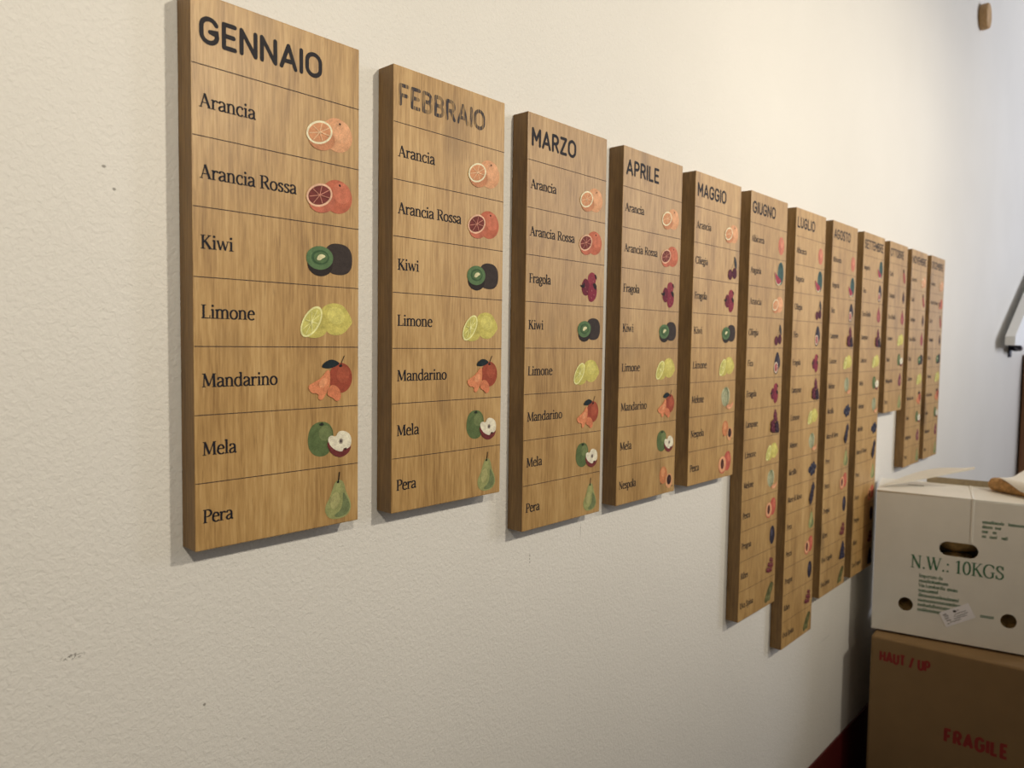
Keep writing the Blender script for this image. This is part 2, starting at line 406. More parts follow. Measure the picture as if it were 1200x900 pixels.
# ------------------------------------------------------------------ materials
PLASTER = plaster_mat()
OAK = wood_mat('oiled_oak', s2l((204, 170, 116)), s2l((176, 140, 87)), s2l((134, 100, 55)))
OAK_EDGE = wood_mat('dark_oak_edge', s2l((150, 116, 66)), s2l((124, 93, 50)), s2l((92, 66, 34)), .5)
CABINET = wood_mat('brown_cabinet_wood', s2l((168, 118, 74)), s2l((146, 98, 60)), s2l((108, 72, 44)), .5)
PEGWOOD = wood_mat('peg_wood', s2l((206, 172, 122)), s2l((184, 146, 98)), s2l((140, 104, 66)), .55)
BLACK = ink((30, 29, 38), .10)
LINE = ink((52, 42, 46), .10)
HEAD = ink((40, 37, 42), .14)
WORN = worn_ink()
RED = plain_mat('dark_red_paint', s2l((84, 20, 20)), .45, .08, 12)
CARTON_WHITE = plain_mat('white_carton_board', s2l((232, 228, 218)), .5, .025, 18)
CARTON_BROWN = plain_mat('brown_carton_board', s2l((138, 110, 72)), .75, .06, 14)
FLUTE = plain_mat('brown_carton_edge', s2l((150, 136, 110)), .8, .15, 90)
TAPE = plain_mat('clear_tape', s2l((240, 237, 228)), .22, .01, 20)
GREEN = ink((58, 122, 86), .12)
REDINK = ink((156, 40, 34), .10)
STICKER = plain_mat('sticker_paper', s2l((246, 244, 248)), .55, .02, 60)
GREYINK = ink((84, 80, 84), .1)
PAPER = plain_mat('white_paper', s2l((240, 238, 232)), .7, .03, 25)
ROOT = plain_mat('tan_root_skin', s2l((206, 170, 108)), .75, .28, 60, bmp=.002)
STICKWOOD = plain_mat('pale_stick_wood', s2l((178, 138, 88)), .75, .35, 110, bmp=.001)
METAL = plain_mat('black_metal', s2l((34, 34, 48)), .4, .1, 40, .3)
RAILWHITE = plain_mat('white_gloss_paint', s2l((238, 236, 230)), .4, .015, 20)
FLOORM = plain_mat('grey_floor', s2l((120, 112, 102)), .5, .1, 8)
CEIL = plain_mat('white_ceiling', s2l((225, 220, 210)), .8, .02, 8)

# ------------------------------------------------------------------ the room
bm = bmesh.new(); add_box(bm, (-2.6, 0, 0), (8.0, .12, 3.6)); struct('wall_back', bm, PLASTER)
bm = bmesh.new(); add_box(bm, (-2.6, -3.6, -.08), (8.0, .12, 0)); struct('floor', bm, FLOORM)
bm = bmesh.new(); add_box(bm, (-2.6, -3.6, 3.6), (8.0, .12, 3.68)); struct('ceiling', bm, CEIL)
bm = bmesh.new(); add_box(bm, (-2.6, -.006, 0), (8.0, -.0002, ZT - 1.408), .002); struct('baseboard_back', bm, RED)

# ------------------------------------------------------------------ fruit pictures (mm inside one row, x from the board's left, z down from the row line)
class Pic:
    def __init__(s, ztop, y): s.bm = bmesh.new(); s.z = ztop; s.y = y; s.n = 0; s.m = []
    def _l(s, rgb):
        m = ink(rgb)
        if m not in s.m: s.m.append(m)
        s.n += 1; return s.y - .00011 * s.n, s.m.index(m)
    def e(s, cx, cz, rx, rz, rgb, rot=0, sq=1.0): y, i = s._l(rgb); disc(s.bm, cx, s.z + cz, rx, rz, rot, y, .001, i, 36, sq)
    def b(s, pts, rgb, smooth=2): y, i = s._l(rgb); blob(s.bm, [(p[0], s.z + p[1]) for p in pts], y, .001, i, smooth)
    def l(s, pts, w, rgb): y, i = s._l(rgb); pen(s.bm, [(p[0], s.z + p[1]) for p in pts], w, y, .001, i)

def spokes(p, cx, cz, rx, rz, rot, n, w, rgb, a0=10):
    c, q = math.cos(rad(rot)), math.sin(rad(rot))
    for i in range(n):
        a = rad(a0 + 360 * i / n); u, v = rx * math.cos(a), rz * math.sin(a)
        p.l([(cx, cz), (cx + u * c - v * q, cz + u * q + v * c)], w, rgb)

def orange(p, skin, body, rim, pulp, line, dot):
    p.e(152.5, -32.5, 18.5, 17.2, skin); p.e(158, -28, 11, 11, tuple(min(255, c + 12) for c in skin)); p.e(155.5, -20.5, 1.3, 1.2, dot)
    p.e(134, -40.5, 15.5, 10.8, body, 12); p.e(131, -34, 16, 11.2, rim, 24); p.e(131, -34, 13.8, 9.2, pulp, 24)
    spokes(p, 131, -34, 13, 8.6, 24, 7, .7, line)
def arancia(p): orange(p, (222, 158, 108), (202, 132, 86), (246, 228, 190), (212, 144, 94), (236, 198, 152), (80, 55, 35))
def rossa(p): orange(p, (196, 100, 66), (198, 104, 74), (240, 186, 150), (122, 50, 46), (216, 140, 116), (50, 30, 25))
def kiwi(p):
    p.e(154, -34, 17.3, 16.2, (60, 50, 47), 0, .8); p.e(132, -41.5, 14.8, 11.5, (46, 38, 36))
    p.e(131.5, -34.5, 16, 12, (88, 122, 76), 6); p.e(132, -34, 10.5, 7.5, (58, 92, 56), 6); p.e(132.5, -34, 8.2, 5.6, (84, 116, 70), 6)
    p.b([(127, -36.5), (130, -31), (136, -30.5), (138.5, -33), (134, -35), (131, -37.5)], (228, 222, 170))
def limone(p):
    p.b([(131, -30), (135, -21), (147, -16.5), (160, -18.5), (167, -27), (170, -31.5), (172, -37), (168, -41), (163, -47), (154, -51), (140, -49)], (204, 192, 78))
    p.e(151, -30, 11, 9, (214, 204, 92), -15)
    p.b([(113, -50), (131, -22), (138, -30), (142, -42), (137, -51), (126, -54), (117, -53)], (196, 184, 74))
    p.e(121.5, -37, 9.6, 18, (240, 234, 152), -34); p.e(121.5, -37, 7.8, 15.8, (204, 198, 88), -34)
    spokes(p, 121.5, -37, 7, 14.5, -34, 8, .8, (236, 230, 146)); p.e(121.5, -37, 1.6, 1.8, (240, 234, 152))
def mandarino(p):
    p.e(157, -32.5, 14.6, 16, (164, 68, 40)); p.e(160, -29, 8, 9, (178, 80, 48))
    p.l([(157, -20), (158, -16), (161.5, -9)], 1.0, (44, 36, 34)); p.e(156.8, -19.6, 2, 1.4, (44, 36, 34))
    p.b([(132.5, -21), (137, -15.5), (145, -12.5), (152, -14.5), (156, -17.5), (149, -21), (141, -22.5)], (28, 42, 48))
    p.b([(116.5, -40), (124, -36.5), (133, -32), (141.5, -22), (144, -28), (143.5, -40), (139, -48), (134, -55.5), (129, -54), (130, -48), (121, -47.5)], (226, 134, 80))
    p.b([(143, -39.5), (151, -40), (157, -47), (157, -55), (151, -57.5), (147, -53), (139, -50)], (220, 124, 74)); p.e(135, -37, 6, 4, (234, 152, 98), 45)
def mela(p):
    p.b([(117, -31), (120, -20), (128, -14.5), (140, -15), (148, -23), (148, -38), (142, -49.5), (133, -51.5), (124, -49), (118, -41)], (92, 112, 62))
    p.e(138, -27, 8, 8, (114, 130, 76)); p.e(133.5, -17.5, 3, 1.5, (48, 56, 42)); p.l([(133.5, -18.5), (134, -15)], 1, (40, 36, 30))
    p.b([(140, -35), (141, -43), (147, -51), (158, -55), (168, -50), (171, -42), (160, -38)], (122, 48, 48))
    p.b([(140.5, -33), (145, -29.5), (151, -32), (153, -27), (159, -25.5), (168, -29), (171, -37), (169, -44.5), (163, -46), (161, -44), (159, -49), (150, -46), (143, -40)], (236, 226, 200))
    p.e(157, -37, 2.8, 3, (168, 156, 140)); p.e(157, -37, 1.3, 1.7, (70, 58, 60)); p.b([(161, -45), (164.5, -44), (163, -48)], (60, 40, 40), 1)
def pera(p):
    p.b([(151, -16), (157, -15), (162, -20), (164, -30), (169.5, -39), (171, -48), (166, -55.5), (155, -57.5), (144, -56), (138, -49), (138, -41), (144, -33), (147, -24)], (154, 158, 92))
    p.b([(160, -27), (168, -40), (169.5, -48), (164, -54.5), (153, -56), (148, -53), (158, -48), (160, -38)], (114, 128, 80))
    p.e(150, -37, 6, 9, (172, 170, 104), -12); p.l([(154, -17.5), (155, -12), (155.5, -7)], 1.3, (30, 26, 24)); p.e(153.7, -17.5, 1.5, 1.2, (30, 26, 24))
def fragola(p):
    p.b([(139, -17), (148, -12), (158, -16), (159, -26), (152, -34), (143, -33), (138, -26)], (150, 46, 66))
    p.b([(124, -31), (131, -22), (139, -25), (144, -34), (142, -46), (132, -49), (124, -43)], (112, 28, 52))
    p.b([(140, -32), (152, -28), (161, -33), (161, -47), (153, -56), (143, -57), (138, -47)], (138, 34, 60))
    p.b([(119, -33), (126, -33), (130, -28), (130, -37), (124, -37)], (40, 30, 34), 1); p.b([(150, -29), (156, -28), (161, -33), (158, -39), (152, -35)], (44, 26, 34), 1); p.b([(154, -15), (159, -17), (160, -24), (156, -20)], (52, 30, 40), 1)
    for q in ((131, -36), (136, -42), (147, -21), (151, -26), (147, -40), (152, -46), (146, -51)): p.e(q[0], q[1], .7, .9, (190, 110, 110))
def nespola(p):
    p.b([(128, -32), (131, -20), (139, -14), (149, -17), (155, -27), (152, -40), (144, -46), (133, -44)], (206, 124, 66))
    p.e(140, -25, 6, 8, (222, 146, 86)); p.e(134, -44, 2, 1.5, (90, 60, 40))
    p.e(160, -42, 11.5, 13, (222, 158, 104)); p.e(160, -40, 7.2, 8.6, (58, 34, 34)); p.e(161.5, -38.5, 2.5, 3, (92, 58, 50)); p.e(170.5, -52, 1.2, 1.2, (70, 45, 40))
def ciliegia(p):
    p.l([(143, -42), (151, -30), (158, -18)], .9, (70, 60, 56)); p.l([(158, -42), (158, -30), (158, -18)], .9, (70, 60, 56))
    p.b([(156, -10), (165, -16), (169, -28), (168, -37), (161, -31), (157, -20)], (58, 60, 66))
    p.e(142, -47.5, 9.2, 10, (92, 30, 50)); p.e(160, -44, 9, 10.5, (84, 26, 48)); p.e(138.5, -46, 2.5, 4, (124, 52, 70))
def melone(p):
    p.b([(120, -32), (124, -19), (136, -12), (150, -14), (157, -26), (154, -42), (143, -50), (129, -49)], (190, 190, 150))
    for i, x in enumerate((127, 133, 139, 145, 150)): p.l([(139 + (x - 139) * .3, -13), (x, -25), (x + .5, -36), (139 + (x - 139) * .55, -49)], 1.5, (128, 142, 102))
    p.b([(140, -49), (150, -46), (160, -48), (171, -40), (170, -50), (160, -56), (147, -56)], (226, 152, 104)); p.b([(146, -52), (158, -52), (168, -47), (160, -54), (150, -55)], (236, 176, 124), 1)
def pesca(p):
    p.b([(140, -26), (147, -14), (160, -12), (169, -22), (169, -38), (162, -50), (150, -52), (142, -42)], (198, 86, 66)); p.e(160, -26, 6, 9, (212, 108, 78))
    p.e(134, -38, 16.5, 17, (204, 104, 72)); p.e(133, -36.5, 15, 15.5, (232, 162, 112)); p.e(132.5, -36, 6.4, 10, (72, 34, 28)); p.e(133.5, -37, 2.6, 5, (104, 54, 42))
def albicocca(p):
    p.e(152, -33, 15, 19, (208, 118, 92)); p.e(155, -28, 8, 10, (220, 136, 106)); p.l([(146, -16), (143.5, -30), (147, -48)], .9, (176, 88, 70))
def anguria(p):
    p.e(153, -29, 15.5, 24.5, (74, 108, 106)); 
    for x in (143, 149, 155, 161): p.l([(153 + (x - 153) * .4, -7), (x, -22), (x + .5, -34), (153 + (x - 153) * .5, -51)], 1.6, (48, 76, 78))
    p.b([(121, -28), (126, -31), (158, -45), (151, -53), (139, -56), (128, -50)], (206, 196, 160)); p.b([(121, -26), (127, -31), (158, -43), (150, -50), (139, -53), (129, -47)], (172, 54, 78), 1)
    for q in ((131, -40), (137, -45), (144, -47), (140, -40)): p.e(q[0], q[1], .9, 1.3, (60, 30, 36))
def fico(p):
    p.b([(146, -10), (154, -8), (163, -20), (168, -33), (162, -46), (150, -49), (139, -43), (136, -31), (141, -19)], (52, 46, 58)); p.e(158, -26, 4, 8, (78, 72, 84))
    p.e(146, -43, 12, 13.5, (44, 38, 50)); p.e(145, -42, 10.5, 12, (220, 198, 172)); p.e(145, -42, 7.4, 9, (164, 70, 76)); p.e(145, -41, 2.6, 4, (206, 128, 116))
def berries(p, spots, rgb, hi):
    for x, z, r in spots: p.e(x, z, r, r * 1.08, rgb); p.e(x - r * .3, z + r * .35, r * .38, r * .34, hi)
def lampone(p):
    berries(p, [(150, -13, 5.5), (147, -20, 6), (154, -20, 6), (150, -27, 6.5), (156, -29, 5)], (104, 38, 56), (136, 62, 78))
    berries(p, [(134, -38, 7), (141, -34, 6), (143, -43, 7.5), (134, -48, 7), (143, -52, 6)], (92, 30, 48), (126, 54, 70)); berries(p, [(153, -42, 6.5), (160, -45, 6.5), (154, -51, 6.5), (162, -53, 6), (157, -36, 4)], (50, 30, 44), (86, 60, 76))
def prugna(p): p.e(156, -33, 13, 20.5, (46, 42, 60)); p.e(152, -27, 4, 8, (82, 78, 98)); p.l([(160, -15), (163, -32), (158, -50)], .9, (30, 27, 40))
def ribes(p):
    p.l([(163, -14), (152, -28), (136, -48)], 1, (92, 96, 62)); berries(p, [(150, -24, 4.6), (159, -27, 5), (142, -34, 5), (151, -36, 5.4), (160, -38, 5), (134, -44, 5), (143, -46, 5.4), (153, -47, 5)], (118, 44, 52), (170, 104, 100))
def uvaspina(p):
    p.b([(126, -50), (134, -36), (146, -22), (158, -12), (168, -15), (170, -26), (160, -40), (146, -52), (134, -56)], (98, 98, 54)); p.l([(128, -53), (146, -34), (164, -15)], 1.2, (78, 84, 52))
    berries(p, [(138, -44, 6.5), (150, -46, 7), (154, -30, 6)], (112, 112, 62), (140, 138, 86)); p.l([(160, -12), (170, -20), (172, -24)], 1.2, (80, 80, 52))
def mirtillo(p): berries(p, [(132, -38, 7.5), (144, -32, 8), (156, -28, 7.5), (145, -45, 8), (158, -42, 8), (166, -34, 6)], (46, 46, 66), (88, 90, 112))
def more(p):
    berries(p, [(160, -14, 5.5), (154, -20, 6.5), (163, -21, 6), (157, -28, 7), (150, -30, 6.5), (145, -38, 7), (154, -38, 7), (140, -46, 6.5), (149, -47, 7), (144, -54, 5.5)], (44, 38, 54), (84, 76, 94))
def ficoindia(p):
    p.b([(140, -18), (148, -10), (156, -18), (166, -32), (163, -47), (152, -53), (138, -49), (132, -38), (135, -26)], (160, 74, 78)); p.b([(143, -12), (149, -6), (153, -12), (150, -18)], (128, 62, 66), 1)
    p.e(144, -37, 5, 9, (188, 104, 98)); 
    for q in ((152, -28), (157, -38), (149, -44), (141, -28)): p.e(q[0], q[1], 1, 1, (104, 44, 52))
def uvafragola(p):
    berries(p, [(158, -12, 5), (153, -20, 6), (162, -20, 6), (148, -29, 6.4), (157, -29, 6.4), (165, -30, 5.5), (143, -38, 6.4), (152, -38, 6.4), (161, -39, 6), (138, -47, 6), (147, -47, 6.4), (157, -48, 6), (164, -48, 5)], (48, 46, 74), (88, 86, 116)); p.l([(158, -12), (160, -5)], 1.2, (70, 66, 50))
def cachi(p):
    p.b([(138, -16), (147, -12), (155, -22), (165, -34), (168, -48), (158, -54), (146, -48), (139, -34)], (160, 72, 62)); p.e(155, -36, 5, 9, (184, 98, 78), 20)
    p.b([(137, -10), (146, -8), (152, -17), (146, -22), (139, -20)], (74, 48, 44), 1)
def castagna(p): p.b([(150, -12), (156, -16), (164, -28), (165, -42), (157, -51), (145, -50), (139, -40), (142, -26)], (76, 54, 52)); p.e(151, -45, 8, 4, (146, 118, 94)); p.e(150, -28, 3.4, 8, (108, 80, 72), -14)
def melagrana(p):
    p.b([(144, -10), (150, -15), (156, -10), (157, -19), (166, -30), (165, -44), (154, -53), (140, -50), (134, -38), (138, -25), (145, -19)], (124, 48, 74)); p.b([(152, -27), (162, -33), (161, -43), (153, -47), (147, -38)], (206, 160, 130)); berries(p, [(154, -34, 2.4), (157, -38, 2.4), (152, -40, 2.4), (156, -43, 2.2)], (150, 40, 62), (200, 110, 120))

FR = {'Arancia': (arancia, 'halved orange'), 'Arancia Rossa': (rossa, 'halved blood orange'), 'Kiwi': (kiwi, 'halved kiwi'), 'Limone': (limone, 'halved lemon'),
      'Mandarino': (mandarino, 'mandarin with segments'), 'Mela': (mela, 'green apple and apple half'), 'Pera': (pera, 'green pear'), 'Fragola': (fragola, 'strawberries'),
      'Nespola': (nespola, 'halved loquat'), 'Ciliegia': (ciliegia, 'pair of cherries'), 'Melone': (melone, 'melon with slice'), 'Pesca': (pesca, 'halved peach'),
      'Albicocca': (albicocca, 'apricot'), 'Anguria': (anguria, 'watermelon with slice'), 'Fico': (fico, 'halved fig'), 'Lampone': (lampone, 'raspberries'),
      'Prugna': (prugna, 'dark plum'), 'Ribes': (ribes, 'red currants'), 'Uva Spina': (uvaspina, 'green gooseberries'), 'Mirtillo': (mirtillo, 'blueberries'),
      'More di Rovo': (more, 'blackberries'), "Fico d'India": (ficoindia, 'prickly pear'), 'Uva Fragola': (uvafragola, 'dark grapes'), 'Cachi': (cachi, 'persimmon'),
      'Castagna': (castagna, 'chestnut'), 'Melagrana': (melagrana, 'pomegranate')}
TW = {'Arancia': 54.6, 'Arancia Rossa': 98, 'Kiwi': 31.5, 'Limone': 52.7, 'Mandarino': 76.4, 'Mela': 33.4, 'Pera': 29.6}

# ------------------------------------------------------------------ the twelve boards
BW, BT, RH, R0 = .18, .0277, .06285, .06226
XS = (0, .2255, .4504, .6748, .9007, 1.1248, 1.3530, 1.5807, 1.8126, 2.0434, 2.2730, 2.5050)
ZO = (-.002, -.003, -.002, -.001, 0, .001, 0, .001, .001, .001, .001, .003)
A_, AR, K_, L_, MD, ML, PE = 'Arancia', 'Arancia Rossa', 'Kiwi', 'Limone', 'Mandarino', 'Mela', 'Pera'
BOARDS = [
 ('GENNAIO', 126.6, [A_, AR, K_, L_, MD, ML, PE], 'oak board headed GENNAIO, leftmost and largest in view'),
 ('FEBBRAIO', 136.0, [A_, AR, K_, L_, MD, ML, PE], 'oak board headed FEBBRAIO in rubbed grey letters'),
 ('MARZO', 96.7, [A_, AR, 'Fragola', K_, L_, MD, ML, PE], 'oak board headed MARZO with a pear on its last row'),
 ('APRILE', 96.0, [A_, AR, 'Fragola', K_, L_, MD, ML, 'Nespola'], 'oak board headed APRILE with a loquat on its last row'),
 ('MAGGIO', 109.5, [A_, 'Ciliegia', 'Fragola', K_, L_, 'Melone', 'Nespola', 'Pesca'], 'oak board headed MAGGIO with a peach on its last row'),
 ('GIUGNO', 110.0, ['Albicocca', 'Anguria', A_, 'Ciliegia', 'Fico', 'Fragola', 'Lampone', L_, 'Melone', 'Pesca', 'Prugna', 'Ribes', 'Uva Spina'], 'long oak board headed GIUGNO, left of the longest board'),
 ('LUGLIO', 103.0, ['Albicocca', 'Anguria', 'Ciliegia', 'Fico', 'Fragola', 'Lampone', L_, 'Melone', 'Mirtillo', 'More di Rovo', PE, 'Pesca', 'Prugna', 'Ribes', 'Uva Spina'], 'longest oak board, headed LUGLIO, reaching lowest on the wall'),
 ('AGOSTO', 117.0, ['Albicocca', 'Anguria', 'Fico', 'Lampone', L_, 'Melone', 'Mirtillo', 'More di Rovo', PE, 'Pesca', 'Prugna', 'Ribes', 'Uva Fragola', 'Uva Spina'], 'long oak board headed AGOSTO, right of the longest board'),
 ('SETTEMBRE', 160.0, ['Anguria', 'Fico', "Fico d'India", 'Lampone', L_, ML, 'Melone', 'Mirtillo', 'More di Rovo', PE, 'Pesca', 'Prugna', 'Ribes', 'Uva Fragola'], 'long oak board headed SETTEMBRE, its foot beside the white carton'),
 ('OTTOBRE', 132.0, ['Cachi', 'Castagna', "Fico d'India", L_, ML, 'Melagrana', PE], 'short oak board headed OTTOBRE, ending above its neighbours'),
 ('NOVEMBRE', 160.0, [A_, 'Cachi', 'Castagna', "Fico d'India", K_, L_, MD, ML, 'Melagrana', PE], 'oak board headed NOVEMBRE, second from the far end'),
 ('DICEMBRE', 150.0, [A_, AR, 'Cachi', 'Castagna', K_, L_, MD, ML, 'Melagrana', PE], 'oak board headed DICEMBRE, last and farthest of the row'),
]
for bi, (month, mw, rows, label) in enumerate(BOARDS):
    H = R0 + RH * len(rows); x0 = XS[bi]
    t = thing('month_board', label, 'sign board', (x0, 0, ZT + ZO[bi]), 0, 'oak fruit calendar boards in a row on the wall')
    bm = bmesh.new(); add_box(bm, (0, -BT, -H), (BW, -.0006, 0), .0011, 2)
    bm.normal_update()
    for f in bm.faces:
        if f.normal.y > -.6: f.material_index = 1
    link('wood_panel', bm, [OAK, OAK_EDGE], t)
    fy = -BT - .00015
    bm = bmesh.new(); sans_text(bm, month, 7.8 if bi < 9 else 6.0, -43.6, 24.8, mw, fy, .17)
    link('month_lettering', bm, WORN if bi == 1 else HEAD, t, 'rubbed grey month heading' if bi == 1 else 'black month heading')
    for ri, fr in enumerate(rows):
        zt = -(R0 + RH * ri) * 1000
        bm = bmesh.new(); pen(bm, [(0.6, zt), (BW * 1000 - .6, zt)], .75, fy, .001); link('dividing_line', bm, LINE, t)
        bm = bmesh.new(); serif_text(bm, fr, 7.0, zt - 37.2, 12.4, fy, .001, TW.get(fr, serif_width(fr) * 13.1), 1.36); link('fruit_lettering', bm, BLACK, t, 'black lettering')
        p = Pic(zt, fy); FR[fr][0](p); link('fruit_picture', p.bm, p.m, t, 'printed ' + FR[fr][1])

# ------------------------------------------------------------------ round peg high on the wall
bm = bmesh.new()
prof = [(.0, 0), (.041, 0), (.045, .003), (.046, .014), (.045, .026), (.043, .030), (.038, .0315), (0, .032)]
seg = 40; rings = []
for r_, d_ in prof[1:-1]:
    rings.append([bm.verts.new((r_ * math.cos(2 * PI * i / seg), -d_, r_ * math.sin(2 * PI * i / seg) * 1.08)) for i in range(seg)])
for a, b in zip(rings, rings[1:]):
    for i in range(seg): bm.faces.new((a[i], a[(i + 1) % seg], b[(i + 1) % seg], b[i]))
bm.faces.new(rings[0]); bm.faces.new(rings[-1][::-1])
bmesh.ops.recalc_face_normals(bm, faces=bm.faces)
peg = link('wall_peg', bm, PEGWOOD); peg.location = (3.185, -.0006, ZT + 1.005)
tag(peg, 'round wooden peg fixed high on the white wall', 'peg')

# ------------------------------------------------------------------ cartons
def panel_with_holes(name, w, h, holes, th, mat, parent, edge=None):
    """flat board in local x/z (0..w, -h..0) with stadium shaped holes, extruded by th along +y"""
    cu = bpy.data.curves.new(name, 'CURVE'); cu.dimensions = '2D'; cu.fill_mode = 'BOTH'; cu.extrude = th / 2
    def poly(pts):
        s = cu.splines.new('POLY'); s.points.add(len(pts) - 1); s.use_cyclic_u = True
        for q, pt in zip(s.points, pts): q.co = (pt[0], pt[1], 0, 1)
    poly([(0, -h), (w, -h), (w, 0), (0, 0)])
    for cx, cz, rx, rz in holes:
        e = max(rx - rz, 0)
        poly(arc(cx + e, cz, min(rx, rz), rz, 90, -90, 14) + arc(cx - e, cz, min(rx, rz), rz, 270, 90, 14))
    tmp = bpy.data.objects.new('tmp', cu); COL.objects.link(tmp)
    dg = bpy.context.evaluated_depsgraph_get()
    me = bpy.data.meshes.new_from_object(tmp.evaluated_get(dg)); bpy.data.objects.remove(tmp); bpy.data.curves.remove(cu)
    bm = bmesh.new(); bm.from_mesh(me); bpy.data.meshes.remove(me)
    for v in bm.verts: v.co = Vector((v.co.x, -v.co.z + th / 2, v.co.y))
    bmesh.ops.recalc_face_normals(bm, faces=bm.faces)
    return bm

# brown carton below
KB = 1.08                                               # metres per drawing unit of the two cartons
BC = (1.860, -.0736, 0); BH = (ZT - 1.1006) / KB; BWID, BDEP = .56, .40
bc = thing('brown_carton', 'large brown cardboard carton marked FRAGILE, under the white carton', 'box', (BC[0], BC[1], 0), rad(-84)); bc.scale = (KB, KB, KB)
bm = bmesh.new(); add_box(bm, (0, 0, .001), (BWID, BDEP, BH), .006, 3); link('carton_body', bm, CARTON_BROWN, bc)
bm = bmesh.new(); add_box(bm, (.004, BDEP / 2 - .03, BH - .0005), (BWID - .004, BDEP / 2 + .03, BH + .0008)); add_box(bm, (-.0008, BDEP / 2 - .03, BH - .09), (.0005, BDEP / 2 + .03, BH + .0008)); link('packing_tape', bm, TAPE, bc, 'clear tape along the top seam')
y = -.0004
bm = bmesh.new(); sans_text(bm, 'HAUT / UP', 21, (BH * 1000) - 62, 29, 114, y, .19, .001, .13, False); link('printed_lettering', bm, REDINK, bc, 'red HAUT / UP lettering')
bm = bmesh.new(); sans_text(bm, 'FRAGILE', 170, (BH * 1000) - 224, 37, 132, y, .20, .001, .20, False); link('printed_lettering', bm, REDINK, bc, 'red FRAGILE lettering')

# white carton on it
WH, WW, WD = .3575, .371, .205; WZ = ZT - .7077
wc = thing('white_carton', 'white produce carton printed N.W.: 10KGS in green, on the brown carton', 'box', (1.899, -.0616, WZ - WH * KB), rad(-77)); wc.scale = (KB, KB, KB)
def up(bm):                                           # panels are drawn hanging from z = 0
    for v in bm.verts: v.co.z += WH
    return bm
TH = .004
front = up(panel_with_holes('front', WW, WH, [(.1855, -.1255, .0415, .0180), (.0757, -.2815, .0166, .0178), (.295, -.2825, .0166, .0178)], TH, None, None))
link('front_panel', front, CARTON_WHITE, wc)
bm = bmesh.new(); add_box(bm, (0, TH, 0), (TH, WD, WH)); link('side_panel', bm, CARTON_WHITE, wc)
bm = bmesh.new(); add_box(bm, (WW - TH, TH, 0), (WW, WD, WH)); link('side_panel', bm, CARTON_WHITE, wc)
bm = bmesh.new(); add_box(bm, (TH, WD - TH, 0), (WW - TH, WD, WH)); link('back_panel', bm, CARTON_WHITE, wc)
bm = bmesh.new(); add_box(bm, (.11, WD - .003, WH + TH), (WW - .02, WD, WH + TH + .016), .001); link('back_flap', bm, FLUTE, wc, 'brown inner flap standing along the back edge')
bm = bmesh.new(); add_box(bm, (TH, TH, .0006), (WW - TH, WD - TH, TH)); link('bottom_panel', bm, CARTON_WHITE, wc)
tp = panel_with_holes('top', WW, WD, [(.085, -.13, .022, .008), (.325, -.12, .022, .010)], TH, None, None)
for v in tp.verts:                                    # lay it flat: z (0..-WD) becomes depth
    d = -v.co.z; v.co = Vector((v.co.x, d, WH + v.co.y))
bmesh.ops.recalc_face_normals(tp, faces=tp.faces)
link('top_flap', tp, CARTON_WHITE, wc)
bm = bmesh.new(); add_box(bm, (.2085, -.0012, WH - .103), (.2140, .0004, WH + TH + .0006), .0005, 1); add_box(bm, (.2085, -.0012, WH + TH - .0002), (.2140, WD, WH + TH + .0012), .0005, 1)
link('closing_strap', bm, TAPE, wc, 'pale strap over the top seam')
# lifted corner flap at the left
bm = bmesh.new()
rowsF = []
for i in range(9):
    f = i / 8; lift = .003 + .053 * f ** 1.1; u = .012 + .205 * f
    d0 = .05 + .08 * f; wd = .008 + .055 * math.sin(PI * min(1, f * 1.05)) ** 1.2
    rowsF.append([(u, d0, WH + TH + lift), (u, d0 + wd, WH + TH + lift + .19 * wd)])
for i in range(8):
    vs = [bm.verts.new(p) for p in (rowsF[i][0], rowsF[i + 1][0], rowsF[i + 1][1], rowsF[i][1])]; bm.faces.new(vs)
bmesh.ops.remove_doubles(bm, verts=bm.verts, dist=1e-5)
r = bmesh.ops.extrude_face_region(bm, geom=list(bm.faces))
for v in r['geom']:
    if isinstance(v, bmesh.types.BMVert): v.co.z += .003
bmesh.ops.recalc_face_normals(bm, faces=bm.faces)
link('loose_flap', bm, CARTON_WHITE, wc, 'white flap lifted off the top')
y = -.0004
Zc = WH * 1000
bm = bmesh.new(); serif_text(bm, 'N.W.: 10KGS', 82, Zc - 184, 32.5, y, .001, 200, .95)
link('printed_lettering', bm, GREEN, wc, 'green N.W.: 10KGS lettering')
bm = bmesh.new()
for i, (pre, ln) in enumerate((('Importato da', 0), ('', 66), ('Via Lombardia', 26), ('', 46), ('', 92), ('', 100), ('', 98), ('', 70))):
    z = Zc - 206 - i * 12.3
    w = 0
    if pre: w = serif_width(pre) * 8.4; serif_text(bm, pre, 103, z, 8.2, y, .001, w, 1.25)
    if ln: scribble(bm, 103 + w + (4 if w else 0), z, 8.0, ln, y, .001, 40 + i)
link('small_print', bm, GREEN, wc, 'address block in small green print'); bm = bmesh.new()
scribble(bm, 237, Zc - 283, 8, 30, y, .001, 77)
link('small_print', bm, GREEN, wc, 'end of a green line right of the sticker'); bm = bmesh.new()
for i, segs in enumerate((((0, 46), (52, 40)), ((0, 22), (26, 14)), ((0, 15), (22, 10)), ((0, 12), (16, 18), (40, 15)))):
    for s0, ln in segs: scribble(bm, 232 + s0, Zc - 52 - i * 11.6, 7.4, ln, y, .001, 90 + i * 3 + s0)
link('small_print', bm, GREEN, wc, 'four short green lines at upper right')
bm = bmesh.new()
blob(bm, [(150, Zc - 289), (211, Zc - 253), (228, Zc - 286), (167, Zc - 323)], -.0009, .001, 0, 0)
sk = link('sticker', bm, STICKER, wc, 'white address sticker stuck on askew')
bm = bmesh.new()
dx, dz = .861, .508
